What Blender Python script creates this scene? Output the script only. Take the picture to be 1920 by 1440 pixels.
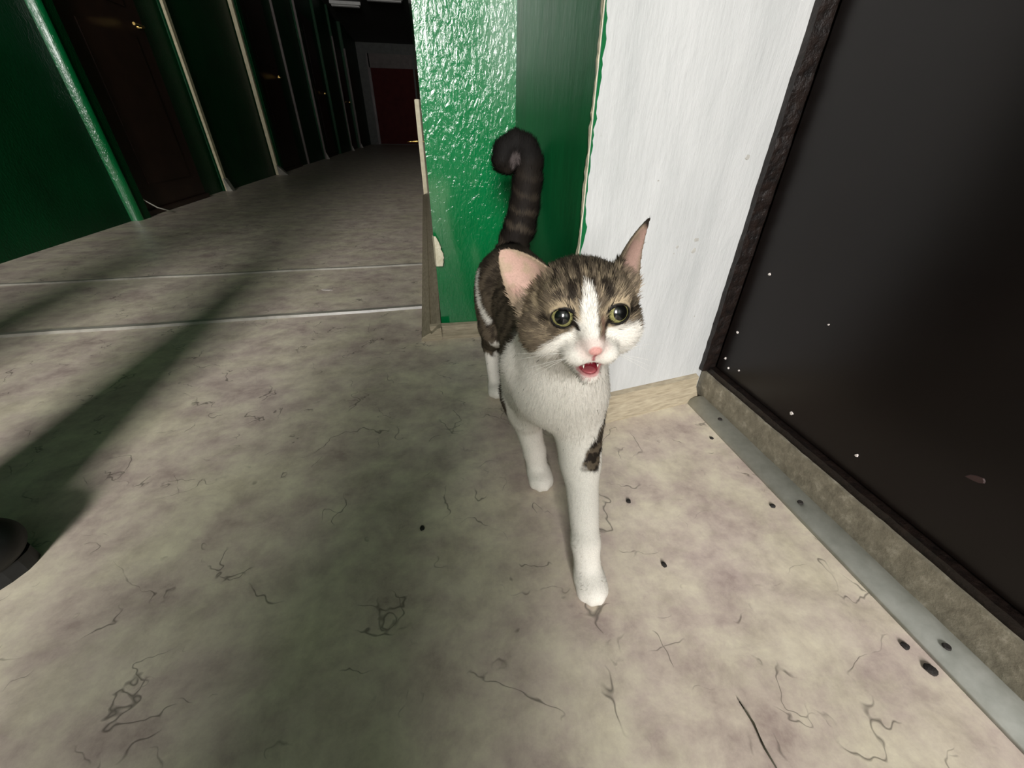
import bpy, bmesh, math, random
import numpy as np
from mathutils import Matrix, Vector

random.seed(7); rng = np.random.default_rng(11)
for o in list(bpy.data.objects): bpy.data.objects.remove(o, do_unlink=True)
scene = bpy.context.scene
C = scene.collection

# ------------------------------------------------------------------ camera, world, lights, exposure
cam_d = bpy.data.cameras.new('camera'); cam = bpy.data.objects.new('camera', cam_d); C.objects.link(cam)
cam_d.sensor_width = 36.0; cam_d.lens = 735.0 / 1920.0 * 36.0
cam_d.clip_start = 0.01; cam_d.clip_end = 60
cam.matrix_world = Matrix(((0.98128115, 0.09568217, -0.16712935, 0.0),
                           (-0.19225892, 0.53686914, -0.821467, 0.0),
                           (0.01112684, 0.83822219, 0.54521532, 0.48),
                           (0, 0, 0, 1)))
scene.camera = cam
w = bpy.data.worlds.new('world'); scene.world = w; w.use_nodes = True
w.node_tree.nodes['Background'].inputs[0].default_value = (0.75, 0.85, 1.0, 1)
w.node_tree.nodes['Background'].inputs[1].default_value = 0.0
WIN_X0, WIN_X1, WIN_Z0, WIN_Z1, WIN_Y = -1.05, -0.2, 1.0, 2.45, -3.2
ld = bpy.data.lights.new('window_daylight', 'AREA'); ld.shape = 'RECTANGLE'
ld.size = WIN_X1 - WIN_X0 - 0.08; ld.size_y = WIN_Z1 - WIN_Z0 - 0.08
ld.energy = 210; ld.color = (1.0, 0.97, 0.95)
lo = bpy.data.objects.new('window_daylight', ld); C.objects.link(lo)
lo.location = ((WIN_X0 + WIN_X1) / 2, WIN_Y + 0.02, (WIN_Z0 + WIN_Z1) / 2); lo.rotation_euler = (math.pi / 2, 0, 0)
scene.view_settings.view_transform = 'Standard'; scene.view_settings.look = 'None'
scene.view_settings.exposure = 0.52; scene.view_settings.gamma = 1.0
scene.view_settings.use_curve_mapping = False

# ------------------------------------------------------------------ helpers
def lin(r, g, b):
    f = lambda c: (c / 255 / 12.92) if c / 255 <= 0.04045 else ((c / 255 + 0.055) / 1.055) ** 2.4
    return (f(r), f(g), f(b), 1.0)

class NT:
    def __init__(s, name):
        s.m = bpy.data.materials.new(name); s.m.use_nodes = True; s.t = s.m.node_tree
        s.b = s.t.nodes['Principled BSDF']
    def n(s, typ, **kw):
        nd = s.t.nodes.new(typ)
        for k, v in kw.items():
            if k.startswith('i_'):
                key = k[2:]; key = int(key) if key.isdigit() else key.replace('_', ' ')
                nd.inputs[key].default_value = v
            else: setattr(nd, k, v)
        return nd
    def l(s, a, b): s.t.links.new(a, b)
    def coord(s, scale=(1, 1, 1), rot=(0, 0, 0), kind='Object'):
        c = s.n('ShaderNodeTexCoord'); m = s.n('ShaderNodeMapping'); m.inputs['Scale'].default_value = scale
        m.inputs['Rotation'].default_value = rot; s.l(c.outputs[kind], m.inputs[0]); return m.outputs[0]
    def noise(s, vec, scale, detail=4, rough=0.55, dist=0.0, out='Fac'):
        nd = s.n('ShaderNodeTexNoise'); nd.inputs['Scale'].default_value = scale; nd.inputs['Detail'].default_value = detail
        nd.inputs['Roughness'].default_value = rough; nd.inputs['Distortion'].default_value = dist
        s.l(vec, nd.inputs['Vector']); return nd.outputs[out]
    def ramp(s, fac, stops, interp='LINEAR'):
        r = s.n('ShaderNodeValToRGB'); r.color_ramp.interpolation = interp
        e = r.color_ramp.elements
        while len(e) < len(stops): e.new(0.5)
        for x, (p, c) in zip(e, stops): x.position = p; x.color = c if len(c) == 4 else (*c, 1)
        s.l(fac, r.inputs[0]); return r.outputs[0]
    def math(s, op, a, b=None, clamp=False):
        m = s.n('ShaderNodeMath', operation=op, use_clamp=clamp)
        for i, v in enumerate((a, b)):
            if v is None: continue
            if isinstance(v, (int, float)): m.inputs[i].default_value = v
            else: s.l(v, m.inputs[i])
        return m.outputs[0]
    def mix(s, fac, a, b):
        m = s.n('ShaderNodeMix', data_type='RGBA')
        for k, v in ((0, fac), (6, a), (7, b)):
            if isinstance(v, (int, float)): m.inputs[k].default_value = v
            elif isinstance(v, tuple): m.inputs[k].default_value = v
            else: s.l(v, m.inputs[k])
        return m.outputs[2]
    def bump(s, h, strength=0.3, dist=0.01, normal=None):
        b = s.n('ShaderNodeBump'); b.inputs['Strength'].default_value = strength; b.inputs['Distance'].default_value = dist
        s.l(h, b.inputs['Height'])
        if normal is not None: s.l(normal, b.inputs['Normal'])
        return b.outputs[0]
    def set(s, col=None, rough=None, normal=None, **kw):
        for k, v in (('Base Color', col), ('Roughness', rough), ('Normal', normal)):
            if v is None: continue
            if isinstance(v, (int, float, tuple)): s.b.inputs[k].default_value = v
            else: s.l(v, s.b.inputs[k])
        for k, v in kw.items(): s.b.inputs[k.replace('_', ' ')].default_value = v
        return s.m

K1 = (1, 1, 1, 1); K0 = (0, 0, 0, 1)

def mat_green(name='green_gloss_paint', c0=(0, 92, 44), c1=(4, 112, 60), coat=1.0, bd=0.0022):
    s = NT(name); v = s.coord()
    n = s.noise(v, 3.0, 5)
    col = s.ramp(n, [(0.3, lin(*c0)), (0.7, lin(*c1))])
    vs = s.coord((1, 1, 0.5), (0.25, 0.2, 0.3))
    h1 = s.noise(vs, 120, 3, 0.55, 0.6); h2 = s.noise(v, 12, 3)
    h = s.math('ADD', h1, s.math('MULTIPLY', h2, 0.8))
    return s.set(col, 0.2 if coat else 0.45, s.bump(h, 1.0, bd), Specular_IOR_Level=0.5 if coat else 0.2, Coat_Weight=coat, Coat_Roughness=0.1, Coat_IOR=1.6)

def mat_green_flat():
    s = NT('green_smooth_paint'); v = s.coord()
    col = s.ramp(s.noise(s.coord((1, 1, 0.25)), 9.0, 5), [(0.3, lin(0, 78, 38)), (0.7, lin(2, 100, 52))])
    h = s.noise(s.coord((1, 1, 0.4)), 40, 3)
    return s.set(col, 0.5, s.bump(h, 0.25, 0.004), Specular_IOR_Level=0.3)

def mat_white():
    s = NT('white_wall_paint'); v = s.coord()
    st = s.coord((1, 1, 0.22))
    col = s.ramp(s.noise(st, 14.0, 5, 0.6), [(0.3, lin(172, 174, 173)), (0.65, lin(190, 191, 190))])
    dirt = s.ramp(s.noise(v, 60, 4, 0.7), [(0.68, K0), (0.76, K1)])
    col = s.mix(s.math('MULTIPLY', dirt, 0.25), col, lin(150, 150, 144))
    h = s.math('ADD', s.noise(v, 55, 4, 0.6), s.noise(st, 160, 2))
    return s.set(col, 0.45, s.bump(h, 0.22, 0.004))

def mat_floor():
    s = NT('stone_pattern_linoleum'); v = s.coord()
    n1 = s.noise(s.coord((1, 1.5, 1), (0, 0, 0.5)), 6.5, 8, 0.68, 0.12)
    n2 = s.noise(v, 17, 7, 0.72, 0.15)
    col = s.ramp(n1, [(0.30, lin(164, 144, 138)), (0.44, lin(198, 180, 172)), (0.54, lin(212, 200, 182)), (0.68, lin(230, 220, 194))])
    col2 = s.ramp(n2, [(0.36, lin(140, 122, 118)), (0.5, lin(196, 182, 170)), (0.64, lin(230, 220, 200))])
    col = s.mix(0.42, col, col2)
    # fine squiggle veins: contour lines of warped noise, broken into short strokes
    def vein(scale, lvl, wdt, mscale, lo, hi, seed):
        c = s.n('ShaderNodeMapping'); c.inputs['Location'].default_value = (seed, seed * 0.7, 0); s.l(v, c.inputs[0])
        nz = s.noise(c.outputs[0], scale, 4, 0.48, 0.25)
        d = s.math('ABSOLUTE', s.math('SUBTRACT', nz, lvl))
        line = s.math('SUBTRACT', 1.0, s.math('DIVIDE', d, wdt), True)
        mk = s.ramp(s.noise(c.outputs[0], mscale, 3, 0.5), [(lo, K0), (hi, K1)])
        return s.math('MULTIPLY', line, mk, True)
    a = vein(6.5, 0.50, 0.0050, 11.0, 0.53, 0.60, 3.1)
    b = vein(8.0, 0.55, 0.0055, 13.0, 0.54, 0.61, 8.4)
    c_ = vein(7.0, 0.46, 0.0050, 12.0, 0.56, 0.62, 14.9)
    vn = s.math('MAXIMUM', s.math('MAXIMUM', a, b), c_)
    col = s.mix(s.math('MULTIPLY', vn, 0.72), col, lin(70, 64, 58))
    sm = s.ramp(s.noise(v, 3.1, 4), [(0.38, (0.93, 0.95, 0.90, 1)), (0.62, K1)])
    mm = s.n('ShaderNodeMix', data_type='RGBA', blend_type='MULTIPLY'); mm.inputs[0].default_value = 1.0
    s.l(col, mm.inputs[6]); s.l(sm, mm.inputs[7])
    h = s.math('ADD', s.noise(v, 22, 5), s.math('MULTIPLY', vn, -0.5))
    rg = s.ramp(s.noise(v, 7, 4), [(0.3, (0.34,) * 3 + (1,)), (0.7, (0.5,) * 3 + (1,))])
    return s.set(mm.outputs[2], rg, s.bump(h, 0.12, 0.006))

def mat_skirt():
    s = NT('wood_look_skirting'); v = s.coord()
    n = s.noise(s.coord((6, 6, 60)), 6, 4)
    return s.set(s.ramp(n, [(0.3, lin(138, 127, 107)), (0.7, lin(176, 165, 142))]), 0.4)

def mat_simple(name, c0, c1, scale=20, rough=0.5, bump=0.0, detail=4, vec=(1, 1, 1), **kw):
    s = NT(name); v = s.coord(vec); n = s.noise(v, scale, detail, 0.6)
    nm = s.bump(n, bump, 0.004) if bump else None
    return s.set(s.ramp(n, [(0.3, lin(*c0)), (0.7, lin(*c1))]), rough, nm, **kw)

def mat_sill():
    s = NT('mottled_sill_stone'); v = s.coord()
    n = s.noise(v, 55, 6, 0.7); n2 = s.noise(v, 16, 4)
    col = s.mix(n2, s.ramp(n, [(0.3, lin(74, 68, 58)), (0.55, lin(128, 122, 106)), (0.7, lin(178, 172, 156))]), lin(118, 112, 96))
    return s.set(col, 0.6, s.bump(n, 0.35, 0.004))

M = {}
M['green'] = mat_green(); M['green_shaded'] = mat_green('green_paint_painted_shade', (0, 50, 22), (0, 66, 32), 0.0); M['green2'] = mat_green_flat(); M['white'] = mat_white(); M['floor'] = mat_floor()  # left wall gets a darkened copy of the green, its shade painted in
M['skirt'] = mat_skirt(); M['sill'] = mat_sill()
M['greend'] = mat_simple('old_green_paint', (0, 70, 34), (2, 88, 46), 6, 0.5, 0.2)
M['door'] = mat_simple('dark_brown_door_paint', (12, 8, 7), (18, 12, 10), 3, 0.3, 0.03, Specular_IOR_Level=0.28)
M['frame'] = mat_simple('dark_brown_frame_paint', (11, 8, 7), (30, 21, 17), 90, 0.42, 0.6, Specular_IOR_Level=0.35)
M['strip'] = mat_simple('grey_metal_cover_strip', (172, 174, 166), (200, 201, 194), 40, 0.42, 0.05)
M['seam'] = mat_simple('pale_seam_strip', (112, 108, 99), (166, 162, 152), 9, 0.35, 0.1)
M['cream'] = mat_simple('cream_paint', (196, 184, 150), (216, 206, 176), 30, 0.45, 0.2)
M['plaster'] = mat_simple('bare_plaster', (186, 178, 150), (214, 208, 186), 90, 0.8, 0.5)
M['chip'] = mat_simple('grey_chipped_spot', (150, 148, 142), (176, 174, 168), 80, 0.8, 0.4)
M['ldoor'] = mat_simple('brown_corridor_door', (44, 26, 20), (58, 36, 28), 8, 0.45, 0.1)
M['reddoor'] = mat_simple('red_brown_end_door', (66, 25, 25), (80, 32, 30), 6, 0.7, 0.1, Specular_IOR_Level=0.1)
M['grey'] = mat_simple('grey_panel', (84, 76, 72), (104, 95, 90), 8, 0.6)
M['ceil'] = mat_simple('grey_ceiling', (84, 86, 82), (100, 102, 98), 12, 0.7, 0.1)
M['brass'] = mat_simple('brass', (214, 176, 96), (236, 204, 130), 30, 0.25, Metallic=1.0)
M['crumb'] = mat_simple('black_crumb', (18, 16, 14), (40, 34, 30), 300, 0.8, 0.3)
M['twig'] = mat_simple('dry_stalk', (40, 38, 26), (62, 58, 40), 80, 0.7)
M['fleck'] = mat_simple('white_paint_fleck', (190, 180, 176), (220, 214, 208), 200, 0.6)
M['fleck_r'] = mat_simple('red_brown_scuff', (40, 22, 21), (56, 34, 31), 200, 0.6)
M['wire'] = mat_simple('pale_cable', (200, 196, 186), (220, 216, 206), 50, 0.5)
M['shoe'] = mat_simple('black_shoe_leather', (4, 4, 4), (9, 9, 9), 60, 0.6, 0.2)
M['sole'] = mat_simple('dark_rubber_sole', (16, 17, 18), (30, 31, 32), 60, 0.6)
M['lace'] = mat_simple('pale_lace', (180, 178, 172), (210, 208, 200), 60, 0.7)
M['trouser'] = mat_simple('black_trouser_cloth', (16, 16, 18), (30, 30, 33), 120, 0.9, 0.3)
M['jacket'] = mat_simple('dark_jacket_cloth', (24, 26, 30), (38, 40, 46), 90, 0.9, 0.3)
M['skin'] = mat_simple('skin', (196, 150, 126), (210, 166, 142), 30, 0.5)
M['hair'] = mat_simple('dark_hair', (22, 18, 16), (40, 32, 28), 150, 0.6, 0.4)
M['frost'] = mat_simple('white_window_frame', (215, 215, 210), (230, 230, 226), 20, 0.4)

def tag(o, label, cat=None, kind=None, group=None):
    o['label'] = label
    if cat: o['category'] = cat
    if kind: o['kind'] = kind
    if group: o['group'] = group
    return o

def obj(name, bm, mats, parent=None, smooth=False):
    me = bpy.data.meshes.new(name); bmesh.ops.recalc_face_normals(bm, faces=bm.faces); bm.to_mesh(me); bm.free()
    for m in (mats if isinstance(mats, list) else [mats]): me.materials.append(m)
    if smooth:
        for p in me.polygons: p.use_smooth = True
    o = bpy.data.objects.new(name, me); C.objects.link(o)
    if parent: o.parent = parent
    return o

def empty(name, loc=(0, 0, 0)):
    o = bpy.data.objects.new(name, None); C.objects.link(o); o.location = loc; o.empty_display_size = 0.05; return o

def box(bm, x0, x1, y0, y1, z0, z1, bev=0.0, mi=0):
    r = bmesh.ops.create_cube(bm, size=1.0)
    for v in r['verts']:
        v.co = ((x0 + x1) / 2 + v.co.x * (x1 - x0), (y0 + y1) / 2 + v.co.y * (y1 - y0), (z0 + z1) / 2 + v.co.z * (z1 - z0))
    fs = {f for v in r['verts'] for f in v.link_faces}
    for f in fs: f.material_index = mi
    if bev:
        es = list({e for v in r['verts'] for e in v.link_edges})
        bmesh.ops.bevel(bm, geom=es, offset=bev, segments=2, affect='EDGES')
    return bm

def prism(bm, pts, z0, z1, mi=0):
    lo_ = [bm.verts.new((x, y, z0)) for x, y in pts]; hi = [bm.verts.new((x, y, z1)) for x, y in pts]
    n = len(pts); fs = []
    for i in range(n): fs.append(bm.faces.new((lo_[i], lo_[(i + 1) % n], hi[(i + 1) % n], hi[i])))
    fs.append(bm.faces.new(hi)); fs.append(bm.faces.new(lo_[::-1]))
    for f in fs: f.material_index = mi
    return fs

def profile_run(bm, p0, p1, side, prof):
    """sweep a skirting profile [(depth,height)...] from p0 to p1 (xy); side = unit outward xy"""
    ra = [bm.verts.new((p0[0] + side[0] * d, p0[1] + side[1] * d, h)) for d, h in prof]
    rb = [bm.verts.new((p1[0] + side[0] * d, p1[1] + side[1] * d, h)) for d, h in prof]
    n = len(prof)
    for i in range(n): bm.faces.new((ra[i], ra[(i + 1) % n], rb[(i + 1) % n], rb[i]))
    bm.faces.new(ra[::-1]); bm.faces.new(rb)

def tube(bm, pts, rad, seg=8):
    rings = []
    P = [Vector(p) for p in pts]
    for i, p in enumerate(P):
        d = (P[min(i + 1, len(P) - 1)] - P[max(i - 1, 0)]).normalized()
        a = d.orthogonal().normalized(); b = d.cross(a)
        r = rad[i] if isinstance(rad, (list, tuple)) else rad
        rings.append([bm.verts.new(p + (a * math.cos(t) + b * math.sin(t)) * r) for t in [2 * math.pi * k / seg for k in range(seg)]])
    for i in range(1, len(rings)):
        # align ring twist
        best = min(range(seg), key=lambda s: (rings[i][s].co - rings[i - 1][0].co).length)
        rings[i] = rings[i][best:] + rings[i][:best]
        if (rings[i][1].co - rings[i - 1][1].co).length > (rings[i][-1].co - rings[i - 1][1].co).length:
            rings[i] = [rings[i][0]] + rings[i][:0:-1]
        for k in range(seg):
            bm.faces.new((rings[i - 1][k], rings[i - 1][(k + 1) % seg], rings[i][(k + 1) % seg], rings[i][k]))
    bm.faces.new(rings[0][::-1]); bm.faces.new(rings[-1])

ZC = 2.6; YE = 15.9

# ------------------------------------------------------------------ the setting
bm = bmesh.new(); box(bm, -2.2, 1.3, WIN_Y - 0.2, YE + 0.2, -0.1, 0.0)
tag(obj('floor', bm, M['floor']), 'beige stone-pattern linoleum floor with thin dark veins', 'floor', 'structure')
bm = bmesh.new(); box(bm, -2.2, 1.3, WIN_Y - 0.2, YE + 0.2, ZC, ZC + 0.1)
tag(obj('ceiling', bm, M['ceil']), 'dark grey ceiling of the long corridor', 'ceiling', 'structure')

# left wall: stepped plan of pilasters and shallow door recesses
plan = [(-1.72, WIN_Y), (-1.72, 2.86), (-1.678, 2.86), (-1.675, 2.97), (-1.735, 2.97), (-1.735, 4.20), (-1.708, 4.20),
        (-1.708, 5.62), (-1.648, 5.66), (-1.648, 5.78), (-1.74, 5.78), (-1.74, 7.35), (-1.715, 7.35), (-1.715, 8.45), (-1.665, 8.45),
        (-1.665, 8.6), (-1.74, 8.6), (-1.74, 10.2), (-1.70, 10.2), (-1.70, 11.6), (-1.66, 11.6), (-1.66, 11.75), (-1.74, 11.75),
        (-1.74, 13.2), (-1.66, 13.2), (-1.66, YE), (-2.1, YE), (-2.1, WIN_Y)]
bm = bmesh.new(); prism(bm, plan, 0, ZC)
ve = [e for e in bm.edges if abs(e.verts[0].co.z - e.verts[1].co.z) > 1 and e.verts[0].co.x > -2]
bmesh.ops.bevel(bm, geom=ve, offset=0.012, segments=3, affect='EDGES')
wl = obj('wall_left', bm, M['green_shaded'])
tag(wl, 'green left wall of the corridor, shade painted into its colour, with shallow door recesses', 'wall', 'structure')

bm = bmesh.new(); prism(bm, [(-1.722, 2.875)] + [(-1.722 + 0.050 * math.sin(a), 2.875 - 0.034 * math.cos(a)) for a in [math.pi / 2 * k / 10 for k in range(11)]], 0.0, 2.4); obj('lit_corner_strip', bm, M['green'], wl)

# corridor right wall whose near end is the bumpy green face beside the cat
AX, AY = 0.006, 1.0
bm = bmesh.new(); prism(bm, [(AX, AY), (0.203, AY), (0.9, AY), (0.9, YE), (AX, YE)], 0, ZC)
ve = [e for e in bm.edges if abs(e.verts[0].co.z - e.verts[1].co.z) > 1 and abs(e.verts[0].co.x - AX) < 1e-4 and abs(e.verts[0].co.y - AY) < 1e-4]
bmesh.ops.bevel(bm, geom=ve, offset=0.022, segments=6, affect='EDGES')
wc = obj('wall_corridor', bm, M['green'])
tag(wc, 'glossy bumpy green wall end behind the cat, lit by daylight', 'wall', 'structure')

# white wall with dark green return
bm = bmesh.new(); prism(bm, [(0.203, AY + 0.02), (0.2135, 0.562), (0.515, 0.613), (0.9, 0.68), (0.9, AY + 0.02)], 0, ZC)
bm.faces.ensure_lookup_table()
for f in bm.faces:
    c = f.calc_center_median()
    if abs(f.normal.z) < 0.5 and c.x < 0.22: f.material_index = 1
wn = obj('wall_nook', bm, [M['white'], M['green2']])
tag(wn, 'white painted wall between the green return and the dark door', 'wall', 'structure')
# ragged paint ridge along the white/green corner
def ragged(name, base_pts, jag_dir, thick_dir, width, mat, parent, z0, z1, n=90, amp=0.004, th=0.0012, seed=1):
    r = random.Random(seed); bm = bmesh.new()
    bx, by = base_pts
    rows = []
    wv = width
    for i in range(n + 1):
        z = z0 + (z1 - z0) * i / n
        wv = max(0.0012, width + (wv - width) * 0.7 + r.uniform(-amp, amp))
        a = Vector((bx, by, z)); b = a + Vector(jag_dir) * wv; t = Vector(thick_dir) * (th * r.uniform(0.7, 1.5))
        rows.append([bm.verts.new(a + t * 0.2), bm.verts.new(a + t), bm.verts.new(b + t), bm.verts.new(b - t * 0.3)])
    for p, q in zip(rows, rows[1:]):
        for k in range(3): bm.faces.new((p[k], p[k + 1], q[k + 1], q[k]))
    return obj(name, bm, mat, parent)
ragged('paint_ridge', (0.2132, 0.5612), (-0.02, 1, 0), (-1, 0, 0), 0.006, M['plaster'], wn, 0.03, 1.2, 160, 0.0035, 0.0012, 3)
ragged('green_paint_edge', (0.2138, 0.5618), (0.985, 0.166, 0), (0.16, -1, 0), 0.0022, M['green2'], wn, 0.03, 1.2, 200, 0.0022, 0.0006, 8)

# right wall around the dark door
DX = 0.548
bm = bmesh.new(); box(bm, DX, 1.2, WIN_Y, -0.44, 0, ZC); box(bm, DX, 1.2, -0.44, 0.66, 2.12, ZC); box(bm, DX + 0.12, 1.2, -0.44, 0.7, 0, 2.12)
tag(obj('wall_right', bm, M['greend']), 'green wall around the dark brown door', 'wall', 'structure')
bm = bmesh.new(); box(bm, -2.2, 1.3, YE, YE + 0.2, 0, ZC)
tag(obj('wall_end', bm, M['ceil']), 'dim end wall of the corridor', 'wall', 'structure')
bm = bmesh.new()
box(bm, -2.2, WIN_X0, WIN_Y - 0.2, WIN_Y, 0, ZC); box(bm, WIN_X1, 1.3, WIN_Y - 0.2, WIN_Y, 0, ZC)
box(bm, WIN_X0, WIN_X1, WIN_Y - 0.2, WIN_Y, 0, WIN_Z0); box(bm, WIN_X0, WIN_X1, WIN_Y - 0.2, WIN_Y, WIN_Z1, ZC)
tag(obj('wall_window', bm, M['greend']), 'green wall with the daylight window behind the viewer', 'wall', 'structure')
bm = bmesh.new()
for a, b, c, d in ((WIN_X0, WIN_X1, WIN_Z0, WIN_Z0 + 0.04), (WIN_X0, WIN_X1, WIN_Z1 - 0.04, WIN_Z1)): box(bm, a, b, WIN_Y - 0.06, WIN_Y + 0.03, c, d)
for a, b in ((WIN_X0, WIN_X0 + 0.04), (WIN_X1 - 0.04, WIN_X1), (-0.645, -0.605)): box(bm, a, b, WIN_Y - 0.06, WIN_Y + 0.04, WIN_Z0 + 0.04, WIN_Z1 - 0.04)
tag(obj('window_1', bm, M['frost']), 'white framed window letting daylight into the corridor', 'window', 'structure')

# skirtings
prof_a = [(0, 0), (0.026, 0), (0.0255, 0.009), (0.019, 0.013), (0.012, 0.019), (0.0105, 0.033), (0.0, 0.036)]
bm = bmesh.new(); profile_run(bm, (AX - 0.032, AY), (0.203, AY - 0.004), (0, -1), prof_a)
tag(obj('baseboard_column', bm, M['skirt']), 'short wood-look skirting under the bumpy green wall end', 'baseboard', 'structure')
prof_s = [(0, 0), (0.055, 0), (0.054, 0.010), (0.030, 0.024), (0.027, 0.020), (0.010, 0.034), (0.0, 0.036)]
bm = bmesh.new(); profile_run(bm, (AX - 0.002, AY - 0.03), (AX + 0.014, 3.66), (-1, 0), prof_s)
tag(obj('baseboard_corridor', bm, M['skirt']), 'wood-look skirting running into the dark corridor beside the green column', 'baseboard', 'structure')
dv = Vector((0.515 - 0.2135, 0.613 - 0.562, 0)).normalized(); nv = (dv.y, -dv.x)
prof_w = [(0, 0), (0.024, 0), (0.0235, 0.004), (0.0105, 0.029), (0.0100, 0.052), (0.0, 0.055)]
bm = bmesh.new(); profile_run(bm, (0.2135, 0.562), (0.5185, 0.6135), nv, prof_w)
tag(obj('baseboard_nook', bm, M['skirt']), 'pale wood-look skirting at the foot of the white wall', 'baseboard', 'structure')

# seam strips over the linoleum
def seam(name, y0, y1, wd, label, hh=0.004):
    bm = bmesh.new(); n = 40; rows = []
    for i in range(n + 1):
        x = -1.715 + (AX - 0.05 + 1.715) * i / n; y = y0 + (y1 - y0) * i / n + 0.004 * math.sin(i * 0.5) * random.uniform(0.3, 1)
        rows.append([bm.verts.new((x, y - wd / 2, 0.0)), bm.verts.new((x, y - wd / 2 + 0.003, hh)), bm.verts.new((x, y + wd / 2 - 0.003, hh * 1.1)), bm.verts.new((x, y + wd / 2, 0.0))])
    for a, b in zip(rows, rows[1:]):
        for k in range(3): bm.faces.new((a[k], a[k + 1], b[k + 1], b[k]))
    tag(obj(name, bm, M['seam']), label, 'floor strip', 'structure')
seam('trim_1', 1.180, 1.212, 0.020, 'pale metal joint strip across the floor, nearer of the two', 0.007)
seam('trim_2', 1.655, 1.690, 0.016, 'thin pale joint line across the floor, farther of the two', 0.005)

# dark door on the right with sill and floor strip
dr = empty('door_1', (DX, 0.1, 0)); tag(dr, 'dark brown painted door on the right with pale paint flecks', 'door', 'structure')
def local(bm, o):
    bmesh.ops.translate(bm, verts=bm.verts, vec=-o.location); return bm
bm = bmesh.new(); box(bm, DX, DX + 0.05, -0.36, 0.60, 0.074, 2.05, 0.003)
obj('door_leaf', local(bm, dr), M['door'], dr)
def rough_bar(x0, x1, y0, y1, z0, z1, axis, n, amp, seed):
    bm = bmesh.new(); r = random.Random(seed); rings = []
    for i in range(n + 1):
        t = i / n; j = lambda: r.uniform(-amp, amp)
        if axis == 'z':
            z = z0 + (z1 - z0) * t; q = [(x0 + j(), y0 + j(), z), (x1, y0 + j(), z), (x1, y1, z), (x0 + j(), y1, z)]
        else:
            y = y0 + (y1 - y0) * t; q = [(x0 + j(), y, z0 + j()), (x1, y, z0 + j()), (x1, y, z1 + j()), (x0 + j(), y, z1 + j())]
        rings.append([bm.verts.new(c) for c in q])
    for a, b in zip(rings, rings[1:]):
        for k in range(4): bm.faces.new((a[k], a[(k + 1) % 4], b[(k + 1) % 4], b[k]))
    bm.faces.new(rings[0]); bm.faces.new(rings[-1]); return bm
obj('side_frame', local(rough_bar(0.5225, DX + 0.05, 0.603, 0.619, 0.066, 2.1, 'z', 140, 0.0011, 4), dr), M['frame'], dr)
obj('bottom_frame', local(rough_bar(0.536, DX + 0.05, -0.40, 0.605, 0.060, 0.074, 'y', 90, 0.0006, 5), dr), M['frame'], dr)
bm = bmesh.new(); box(bm, 0.521, DX + 0.05, -0.44, -0.36, 0.07, 2.1); obj('side_frame', local(bm, dr), M['frame'], dr)
bm = bmesh.new(); box(bm, 0.521, DX + 0.05, -0.44, 0.618, 2.05, 2.12); obj('head_frame', local(bm, dr), M['frame'], dr)
obj('door_sill', local(rough_bar(0.531, DX + 0.12, -0.44, 0.614, 0.0, 0.062, 'y', 60, 0.0005, 6), dr), M['sill'], dr)
def fleck(name, parent, pos, u, v, size, mat, seed, th=0.0012):
    r = random.Random(seed); bm = bmesh.new(); n = 9; u = Vector(u); v = Vector(v); nrm = u.cross(v).normalized()
    ring = [Vector(pos) + (u * math.cos(2 * math.pi * k / n) * size[0] + v * math.sin(2 * math.pi * k / n) * size[1]) * r.uniform(0.65, 1.15) for k in range(n)]
    a = [bm.verts.new(p - nrm * th * 0.5) for p in ring]; b = [bm.verts.new(p * 0.85 + Vector(pos) * 0.15 + nrm * th) for p in ring]
    for k in range(n): bm.faces.new((a[k], a[(k + 1) % n], b[(k + 1) % n], b[k]))
    bm.faces.new(b); bm.faces.new(a[::-1])
    if parent and parent.type == 'EMPTY': local(bm, parent)
    return obj(name, bm, mat, parent)
for i, (y, z, sz) in enumerate([(0.552, 0.282, .0022), (0.575, 0.165, .0025), (0.582, 0.105, .0025), (0.566, 0.092, .0022), (0.54, 0.102, .0018), (0.41, 0.098, .003), (0.300, 0.108, .0025), (0.42, 0.25, .0012)]):
    fleck('paint_fleck', dr, (DX - 0.0006, y, z), (0, 0, 1), (0, 1, 0), (sz, sz), M['fleck'], 20 + i)
fleck('scuff_mark', dr, (DX - 0.0004, 0.195, 0.172), (0, 0.3, 1), (0, 1, -0.3), (0.004, 0.009), M['fleck_r'], 41, 0.0006)

bm = bmesh.new()
prof_t = [(0, 0)] + [(0.040 - 0.040 * (1 - math.cos(t)) * 0.5, 0.0) for t in ()] + [(0.041, 0.0), (0.039, 0.004), (0.033, 0.009), (0.024, 0.0125), (0.014, 0.0135), (0.004, 0.012), (0, 0.011)]
profile_run(bm, (0.528, -0.8), (0.537, 0.588), (-1, 0), prof_t)
st = obj('trim_3', bm, M['strip'], smooth=True); tag(st, 'grey rounded metal strip along the foot of the dark door', 'floor strip', 'structure')
for i, (x, y) in enumerate([(0.516, 0.510), (0.508, 0.306), (0.508, 0.106)]):
    bm = bmesh.new(); bmesh.ops.create_cone(bm, cap_ends=True, segments=12, radius1=0.0042, radius2=0.0034, depth=0.002)
    bmesh.ops.translate(bm, verts=bm.verts, vec=(x, y, 0.0138)); obj('screw', bm, M['crumb'], st)

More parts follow.
